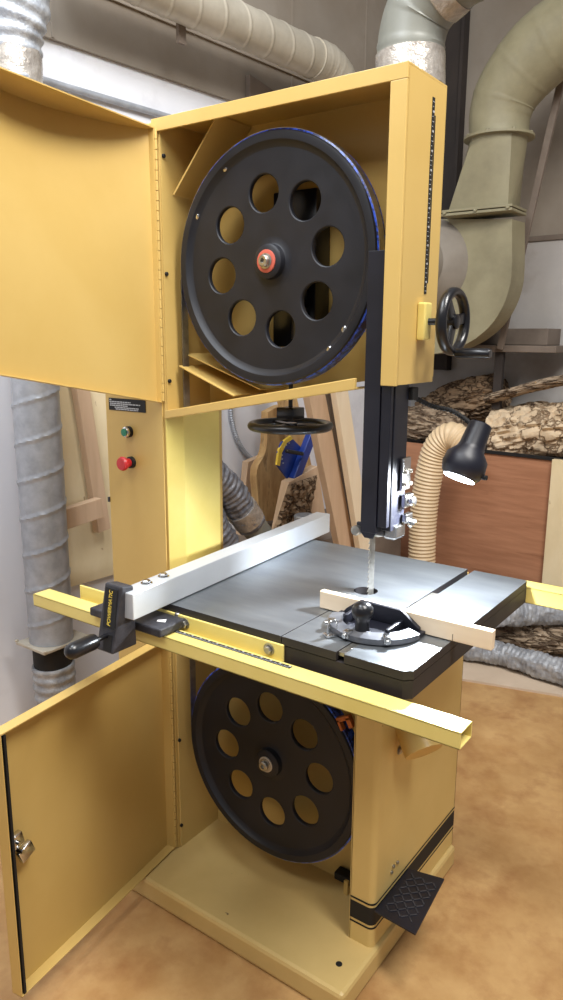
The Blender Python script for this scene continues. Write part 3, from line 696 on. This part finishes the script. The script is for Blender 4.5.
bm = B(); tube(bm, resample(spline([(x_, y_, 2.52), (x_+.0, y_+.0, 2.66), (x_+.02, y_+.01, 2.8), (x_+.01, y_-.05, 2.90)], 12), .005), lambda s, t: .084+.020*min(1, max(0, (s-.05)*5))+.004*math.sin(2*PI*s/.045)+.008*noise.noise(Vector((s*14, math.cos(t)*2, math.sin(t)*2))), 48); finish('foil_hose', bm, flexgrey, vd, True)
bm = B(); tube(bm, line((x_, y_, 2.44), (x_, y_, 2.62), 30), lambda s, t: .089+.003*noise.noise(Vector((s*30, math.cos(t)*3, math.sin(t)*3))), 48); finish('tape_band', bm, tapem, vd, True)
# overhead duct running along the left wall, ending in an elbow
c = [at(px, py, NX, -1.1) for px, py in ((60,-56),(100,-36),(190,5),(258,34),(312,58))]
d0 = (c[-1]-c[0]).normalized(); s0 = c[0]-d0*.0; e0 = c[-1]
od = root('dust_duct', ((s0+e0)/2).to_tuple(), 'spiral duct running overhead along the taupe wall', 'duct')
bm = B(); tube(bm, line(s0, e0, 300), spiral_r(.082, .14, .003), 56); finish('spiral_duct', bm, duct_beige, od, True)
bm = B(); tube(bm, resample(spline([e0, e0+d0*.12, e0+d0*.22+Vector((.0, 0, -.05)), e0+d0*.27+Vector((.0, 0, -.16))], 10), .008), lambda s, t: .086+(.002 if (s % .05) < .008 else 0), 48); finish('elbow', bm, duct_beige, od, True)
for px, py in ((137,0),(180,27)):
    q = at(px, py, NX, -1.1); bm = B()
dq = s0+(e0-s0)*.52
bm = B(); box(bm, -.008, .008, -.02, .02, 0, .14, M=Matrix.Translation(at(181, 30, NX, -1.16)-Vector((0, 0, .05)))); finish('duct_hanger', bm, brownw, od)
# conduit along the wall above the door
bm = B(); cyl(bm, room(WL+.018, -.6, 2.625), room(WL+.018, 2.6, 2.625), .013, 16); tag(finish('conduit_pipe', bm, galv, None, True), 'thin grey conduit pipe running level along the white wall', 'pipe')
# plywood sheet and studs standing behind the spiral duct
bm = B(); box(bm, WL+.001, WL+.02, .18, 1.15, .665, 2.3, M=ROOM); tag(finish('plywood_sheet', bm, plyl), 'pale speckled plywood sheet standing against the white wall behind the column', 'plywood')
bm = B(); q0 = at(80, 385, NX, -1.29); q1 = at(102, 530, NX, -1.29)
def stick(bm, a, b, w, t, nrm, bev=.002):
    a = Vector(a); b = Vector(b); d = (b-a).normalized(); n_ = Vector(nrm); n_ = (n_-d*n_.dot(d)).normalized(); s = d.cross(n_); L = (b-a).length
    m = Matrix(((s.x, n_.x, d.x, a.x), (s.y, n_.y, d.y, a.y), (s.z, n_.z, d.z, a.z), (0, 0, 0, 1)))
    return box(bm, -w/2, w/2, -t/2, t/2, 0, L, bev, M=m)
stick(bm, q0+(q0-q1)*.4, q1, .062, .04, NX); tag(finish('wood_stud', bm, pine), 'upright pine stud leaning against the pale plywood sheet', 'timber')
bm = B(); q0 = at(60, 520, NX, -1.235); q1 = at(100, 507, NX, -1.235); stick(bm, q0, q1, .082, .04, NX); tag(finish('wood_block', bm, pine), 'short horizontal pine block across the pale plywood sheet', 'timber')

# ------------------------------------------------------------------ things seen through the throat
bm = B(); box(bm, WL+.022, -.90, .72, 2.2, .0, .70, .004, M=ROOM); tag(finish('workbench', bm, brownw), 'low brown bench by the left wall carrying offcuts, mostly hidden by the table', 'bench')
bz = .70
def poly(name, mt, pix, ax_, v, d, label, cat, bev=.002, smooth=False, group=None):
    bm = B(); prism(bm, [at(px, py, ax_, v) for px, py in pix], d, bev); return tag(finish(name, bm, mt, None, smooth), label, cat, group)
poly('wall_board', brownw, ((250,74),(276,92),(330,132),(330,150),(250,150)), NX, WL+.05, NX*-.028, 'dusty brown board fixed on the wall, its pointed corner showing above the upper wheel case', 'board')
# conduit loop on the wall
cl = resample(spline([at(px, py, NX, WL+.015) for px, py in ((236,300),(231,400),(233,425),(240,445),(252,459),(268,464))], 14), .003)
bm = B(); tube(bm, cl, lambda s, t: .011+.002*math.sin(2*PI*s/.012), 14); tag(finish('flexible_conduit', bm, galv, None, True), 'grey armoured conduit looping down the white wall behind the handwheel', 'cable')
# live edge slab
def slab(name, mt, pix, ax_, v, d, label, cat, sub=3, amp=.006, group=None):
    bm = B(); P = [at(px, py, ax_, v) for px, py in pix]; P = spline(P+[P[0]], 4)[:-1]
    prism(bm, P, d); bmesh.ops.triangulate(bm, faces=[f for f in bm.faces if len(f.verts) > 4])
    return tag(finish(name, bm, mt, None), label, cat, group)
slab('live_edge_slab', slabw, ((268,412),(284,405),(298,412),(298,440),(292,470),(285,490),(282,515),(262,520),(258,495),(257,470),(266,450)), NX, -1.18, NX*-.045, 'narrow live-edge slab of golden wood upright behind the blue mitre gauge', 'wood slab')
poly('offcut_block', pine, ((248,462),(262,456),(262,545),(240,545)), NX, -1.28, NX*-.04, 'short pinkish wood offcut left of the golden live-edge slab', 'wood offcut')
# bark-faced offcut: board with bark
bm = B(); prism(bm, [at(px, py, NX, -.99) for px, py in ((289,482),(318,466),(330,545),(318,560),(276,545))], NX*-.05, .002); ob = tag(finish('bark_offcut', bm, pine), 'wood offcut with rough brown bark face under the blue mitre gauge', 'wood offcut')
bm = B(); g = []
o00, o10, o01 = at(288, 485, NX, -.985), at(317, 475, NX, -.985), at(270, 541, NX, -.985)
nI, nJ = 22, 26
for i in range(nI+1):
    row = []
    for j in range(nJ+1):
        q = o00+(o10-o00)*(i/nI)+(o01-o00)*(j/nJ)+(o10-o00)*(.3*(j/nJ)*(i/nI)); e_ = min(i, nI-i, j, nJ-j)
        row.append(bm.verts.new(q+NX*(.0 if e_ == 0 else .012+.018*noise.noise(q*38)+.01*noise.noise(q*90))))
    g.append(row)
for i in range(nI):
    for j in range(nJ): bm.faces.new((g[i][j], g[i+1][j], g[i+1][j+1], g[i][j+1]))
finish('bark_face', bm, bark, ob, True)
# leaning planks
def plank(a, b, v, w, t, m_, label, grp=None, zb=.004):
    A_, B_ = at(*a, NX, v), at(*b, NX, v); d = (B_-A_).normalized(); A_ = A_-d*.6; B_ = B_+d*((B_.z-zb)/(-d.z))
    bm = B(); stick(bm, B_, A_, w, t, NX, .002); return tag(finish('plank', bm, m_), label, 'plank', grp)
plank((314,395), (343,540), -.62, .105, .035, pine, 'broad pinkish plank leaning behind the tension handwheel, left of the paler plank')
plank((339,390), (362,540), -.56, .085, .03, pale, 'pale cream plank leaning just left of the blade guard')
plank((330,392), (353,540), -.66, .07, .03, brownw, 'dark brown plank leaning between the pinkish and the cream planks')
plank((286,395), (296,440), -1.12, .12, .03, slabw, 'tan plank leaning behind the live-edge slab', zb=.705)
# blue mitre gauge hanging among the offcuts
V = -1.03
bl = root('blue_miter_gauge', at(295, 470, NX, V).to_tuple(), 'blue mitre gauge with yellow degree scale and black handle among the offcuts', 'mitre gauge')
bm = B(); prism(bm, [at(px, py, NX, V) for px, py in ((291,437),(306,452),(296,478),(290,482),(278,466),(278,452),(282,442))], NX*-.012, .002); finish('gauge_body', bm, blue, bl)
bm = B(); prism(bm, [at(px, py, NX, V+.004) for px, py in ((291,436),(285,440),(279,450),(277,465),(280,466),(282,453),(287,443),(293,439))], NX*-.012); finish('degree_scale', bm, sclY, bl)
bm = B(); A_, B_ = at(314, 428, NX, V+.02), at(294, 480, NX, V+.02); stick(bm, A_, B_, .05, .035, NX, .003); finish('gauge_fence', bm, blue, bl)
bm = B(); cyl(bm, at(286, 451, NX, V+.03), at(303, 454, NX, V+.05), .010, 16, ch=.003); finish('gauge_handle', bm, blackgl, bl, True)
bm = B()
for px, py in ((284,447),(286,445),(289,443),(282,455),(282,459),(283,463)): 
    q = at(px, py, NX, V+.002); box(bm, -.001, .004, -.003, .003, -.001, .001, M=Matrix.Translation(q))
finish('degree_marks', bm, white, bl, kind='stuff')
# foil hose with gate
hp = [room(-1.02, .85, .78), at(190, 478, NX, -1.0)]+[at(px, py, NX, -.98) for px, py in ((208,472),(228,490),(240,508),(252,524))]
bm = B(); tube(bm, resample(spline(hp, 14), .004), lambda s, t: .070+.003*math.sin(2*PI*s/.03)+.008*noise.noise(Vector((s*16, math.cos(t)*2, math.sin(t)*2))), 40)
fh = root('dust_hose', hp[3].to_tuple(), 'crinkled foil dust hose lying behind the table near the bright column side', 'hose'); finish('hose_body', bm, flexdark, fh, True)
d = (hp[-1]-hp[-2]).normalized(); bm = B(); tube(bm, line(hp[-2], hp[-2]+d*.09, 14), lambda s, t: .075+.003*noise.noise(Vector((s*30, math.cos(t)*3, math.sin(t)*3))), 36); finish('tape_band', bm, tapem, fh, True)
bm = B(); cyl(bm, hp[-1]-d*.03, hp[-1]+d*.16, .062, 32, ch=.004); finish('duct_collar', bm, pvc, fh, True)
bm = B(); q = at(305, 516, NX, -.9); lathe(bm, q-Vector((0, 0, .10)), (0, 0, 1), [(.05, 0), (.052, .06), (.055, .10), (.05, .106), (0, .106)], 32); tag(finish('round_tin', bm, galv, None, True), 'round grey lid poking up behind the end of the rip fence', 'tin')

# ------------------------------------------------------------------ right background
# grey elbow duct behind the upper case
V = .62
P = [at(px, py, NY, V) for px, py in ((410,150),(410,90),(410,60),(413,32),(422,8),(446,-20),(480,-44),(520,-66))]
td = root('dust_duct', (P[0].x, P[0].y, P[0].z), 'grey elbow duct rising behind the top right corner of the saw', 'duct')
bm = B(); tube(bm, resample(spline(P, 12), .01), lambda s, t: .098+(.0025 if (s % .09) < .01 else 0), 48); finish('elbow', bm, pvc, td, True)
bm = B(); tube(bm, line(P[1], P[2]+Vector((0, 0, .012)), 16), lambda s, t: .102+.002*noise.noise(Vector((s*30, math.cos(t)*3, math.sin(t)*3))), 48); finish('tape_band', bm, tapem, td, True)
a_, b_ = at(436, -12, NY, V), at(452, -26, NY, V); bm = B(); tube(bm, line(a_, b_, 10), lambda s, t: .104+.002*noise.noise(Vector((s*30, math.cos(t)*3, math.sin(t)*3))), 48); finish('tape_band', bm, tapem, td, True)
# beige blower with elbow and transition
V = 2.3
bw = root('blower', (at(480, 340, NY, V)).to_tuple(), 'beige dust-collector blower housing with flanged transition and elbow pipe against the back wall', 'dust collector')
P = [at(px, py, NY, V) for px, py in ((499,138),(500,115),(509,90),(532,60),(560,36),(600,12))]
bm = B(); tube(bm, resample(spline(P, 14), .012), lambda s, t: .142+.03*min(1, s/.4)+(.0025 if (s % .16) < .012 else 0), 56); finish('elbow_pipe', bm, beige, bw, True)
q = P[0]; bm = B(); lathe(bm, q-Vector((0, 0, .008)), (0, 0, 1), [(.172, 0), (.172, .012), (.14, .012)], 48)
for k in range(8): bolt(bm, q+Vector((.16*math.cos(k*PI/4), .16*math.sin(k*PI/4), .004)), (0, 0, 1), .01, .006)
finish('round_flange', bm, beige, bw)
bm = B(); a0 = at(449, 210, NY, V); a1 = at(521, 210, NY, V); zf = (a0.z+a1.z)/2; cx_ = (a0+a1)/2; hw_ = (a1-a0).length/2-.045
top = []; bot = []
for k in range(48):
    a = 2*PI*k/48; top.append(bm.verts.new(q+Vector((.14*math.cos(a), .14*math.sin(a), -.006))))
    c_, s_ = math.cos(a), math.sin(a); m_ = max(abs(c_), abs(s_)); bot.append(bm.verts.new(Vector((cx_.x+hw_*c_/m_, cx_.y+.085*s_/m_, zf))))
for k in range(48): bm.faces.new((top[k], top[(k+1) % 48], bot[(k+1) % 48], bot[k]))
bm.faces.new(bot); finish('transition', bm, beige, bw, True)
bm = B(); box(bm, cx_.x-hw_-.03, cx_.x+hw_+.03, cx_.y-.11, cx_.y+.11, zf-.012, zf, .002); box(bm, cx_.x-hw_-.03, cx_.x+hw_+.03, cx_.y-.11, cx_.y+.11, zf-.03, zf-.017, .002)
for dx in (-hw_-.01, -.0, hw_+.01):
    bolt(bm, (cx_.x+dx, cx_.y-.11, zf-.015), (0, -1, 0), .010, .008)
finish('square_flange', bm, beige, bw)
bm = B(); pix = [(512,262),(510,285),(502,308),(488,328),(468,343),(445,352),(420,354),(396,346),(378,325),(370,295),(370,262),(380,238),(400,222)]
pp = spline([at(px, py, NY, V-.02) for px, py in pix], 5)
prism(bm, [at(430,219,NY,V-.02), at(456, 219, NY, V-.02), at(512, 219, NY, V-.02)]+pp, NY*.16); finish('scroll_housing', bm, beige, bw)
q = at(426, 266, NY, V-.02); bm = B(); lathe(bm, q, -NY, [(.25, 0), (.245, .01), (.19, .10), (.17, .12), (.165, .22), (0, .225)], 48); finish('motor_cone', bm, motorm, bw, True)
bm = B(); q = at(430, 290, NY, 2.3); box(bm, q.x-.14, q.x+.14, 2.44, 2.99, 1.82, 1.86, .003); finish('wall_bracket', bm, darkst, bw)
# wooden ledge, brace and stick on the back wall
bm = B(); box(bm, -1.15, -.24, 2.62, WB-.004, 1.628, 1.665, .003, M=ROOM); box(bm, -.84, -.36, 2.80, WB-.004, 1.667, 1.76, .003, M=ROOM); sh = tag(finish('wooden_ledge', bm, brownw), 'dusty brown wooden ledge on the back wall below the blower', 'shelf')
bm = B(); q = at(500, 357, NY, 2.66); box(bm, q.x-.024, q.x+.024, q.y-.02, q.y+.02, 1.30, 1.628, .002); finish('ledge_bracket', bm, darkst, sh)
bm = B(); a_, b_ = at(566, 60, NY, 2.44), at(500, 349, NY, 2.60); stick(bm, b_, a_+(a_-b_)*.2, .034, .02, NY, .002); tag(finish('wood_strip', bm, brownw), 'long thin dusty wood strip leaning diagonally past the blower', 'wood strip')
# log bin: reddish plywood front, dark rim, logs on top
bm = B(); a_, b_ = at(338, 450, NY, 2.5), at(556, 461, NY, 2.5)
box(bm, -1.33, -.12, 2.5, 2.52, .0, 1.075, .002, M=ROOM)
lb = tag(finish('log_bin', bm, plyred), 'reddish plywood-fronted bin holding logs at the back of the shop', 'bin')
bm = B(); box(bm, -.62, .1, 2.488, 2.50, 1.062, 1.082, .002, M=ROOM); finish('bin_rim', bm, dark, lb)
bm = B(); box(bm, -1.33, .1, 2.52, 2.98, .95, 1.05, .002, M=ROOM); finish('bin_shelf', bm, brownw, lb)
bm = B(); box(bm, -.15, -.03, 2.455, 2.499, .0, 1.075, .002, M=ROOM); finish('bin_post', bm, plyl, lb)
def log(name, mt, a, b, r, label, seed, flat=1, amp=.03, cat='log', sq=(1, 1), group=None, bend=.02):
    bm = B(); a = Vector(a); b = Vector(b); L = (b-a).length; n_ = 90; d = (b-a).normalized()
    s_, u_, w_ = frame_of(d); rings = []; seg = 72
    for i in range(n_+1):
        t_ = i/n_; p = a+(b-a)*t_+u_*(bend*math.sin(PI*t_)); ring = []
        for k in range(seg):
            th = 2*PI*k/seg; v = s_*math.cos(th)*sq[0]+u_*math.sin(th)*sq[1]
            q = p+v*r
            low = noise.noise(Vector((seed, seed, 0))+q*5)*amp
            rid = abs(noise.noise(Vector((t_*L*9+seed, math.cos(th)*4.5, math.sin(th)*4.5))))
            fin = noise.noise(Vector((seed, 0, seed))+q*45)*.25
            rr = 1+ (low+ .8*amp*(min(rid*3, 1)-.5)+ fin*amp*.9)/r
            if i in (0, n_): rr *= .96
            ring.append(bm.verts.new(p+v*r*rr))
        rings.append(ring)
    for x, y in zip(rings, rings[1:]):
        for k in range(seg): bm.faces.new((x[k], y[k], y[(k+1) % seg], x[(k+1) % seg]))
    c0 = bm.verts.new(a+d*.005); c1 = bm.verts.new(b-d*.005)
    for k in range(seg): bm.faces.new((c0, rings[0][(k+1) % seg], rings[0][k])); bm.faces.new((c1, rings[-1][k], rings[-1][(k+1) % seg]))
    o = finish(name, bm, mt, None, True); return tag(o, label, cat, group)
log('log', bark, at(425, 418, NY, 2.84), at(503, 395, NY, 2.84), .125, 'brown deeply furrowed log lying on the bin behind the work lamp', 3.1, sq=(1, .95))
log('log', barkdry, at(392, 420, NY, 2.625), at(462, 432, NY, 2.625), .088, 'smaller pale flaking log piece right behind the lamp gooseneck', 8.3, sq=(1.0, 1.1))
log('log', barkl, at(497, 436, NY, 2.72), at(640, 425, NY, 2.72), .165, 'thick pale log with dark hollows, above the reddish plywood front', 5.7, amp=.035, sq=(1, .92))
log('bark_slab', barkdry, at(490, 399, NY, 2.66), at(620, 372, NY, 2.66), .07, 'thin bark-edged slab lying on top of the thick pale log', 2.2, sq=(1.3, .4), amp=.012)
bm = B(); a_, b_ = at(492, 396, NY, 2.60), at(552, 383, NY, 2.60); stick(bm, a_, b_, .03, .016, Vector((0, 0, 1)), .001); tag(finish('wood_strip', bm, pale), 'thin pale wood strip on the bark-edged slab', 'wood strip')
# corrugated beige hose
V = 2.15
P = [at(px, py, NY, V) for px, py in ((478,470),(468,447),(452,436),(437,448),(429,475),(424,510),(422,550),(422,600),(424,640))]
P = P[1:]
bm = B(); tube(bm, resample(spline(P, 16), .003), lambda s, t: .074+.0035*math.sin(2*PI*s/.021), 40); tag(finish('corrugated_hose', bm, hosem, None, True), 'beige corrugated hose curving down behind the saw table', 'hose')
# floor hoses and log
def flexhose(P, r, label, grp=None):
    bm = B(); tube(bm, resample(spline(P, 16), .006), lambda s, t: r+.002*math.sin(2*PI*s/.026+2*math.sin(t))+.012*noise.noise(Vector((s*17, math.cos(t)*1.6, math.sin(t)*1.6)))+.006*noise.noise(Vector((s*50, math.cos(t)*4, math.sin(t)*4))), 40); return tag(finish('flexible_hose', bm, flexgrey, None, True), label, 'hose', grp)
P = [at(px, py, 'z', .083) for px, py in ((400,640),(440,645),(495,652),(563,672),(640,690))]; flexhose(P, .062, 'grey crumpled flexible hose lying on the floor in front of the bark log')
P = [at(px, py, 'z', .27) for px, py in ((480,616),(525,612),(563,612),(620,612))]; P = [p+Vector((0, 0, 0)) for p in P]; flexhose(P, .068, 'grey crumpled flexible hose lying behind the bark log under the rear rail')
log('log', barkdry, at(455, 630, 'z', .10), at(640, 648, 'z', .10), .088, 'grey-brown bark log on the floor between the two grey hoses', 11.4, amp=.022, bend=.01)

# ------------------------------------------------------------------ light
def area(name, loc, aim, sx, sy_, e, col=(1, .97, .92)):
    l = bpy.data.lights.new(name, 'AREA'); l.shape = 'RECTANGLE'; l.size = sx; l.size_y = sy_; l.energy = e; l.color = col
    o = bpy.data.objects.new(name, l); COL.objects.link(o); o.location = loc; o.rotation_euler = (Vector(aim)-Vector(loc)).to_track_quat('-Z', 'Y').to_euler(); return o
area('ceiling_or_fill_light', (1.75, -.5, 4.2), (.9, -.1, .6), .7, 1.8, 165)
area('ceiling_or_fill_light', (.2, -2.6, 3.9), (.0, -.6, .6), 2.4, .6, 40)  # fill light added from the front
area('ceiling_or_fill_light', (-.25, -.7, 3.5), (-1.3, .25, .9), .5, 1.6, 52, (.88, .94, 1))  # added cool fill that brightens the white left wall, not a fixture
w = bpy.data.worlds.new('world'); bpy.context.scene.world = w; w.use_nodes = True
w.node_tree.nodes['Background'].inputs[0].default_value = (.93, .95, 1, 1); w.node_tree.nodes['Background'].inputs[1].default_value = .27
sc = bpy.context.scene
sc.view_settings.view_transform = 'Standard'; sc.view_settings.look = 'None'; sc.view_settings.gamma = 1; sc.view_settings.exposure = 0
try: sc.view_settings.use_curve_mapping = False
except Exception: pass
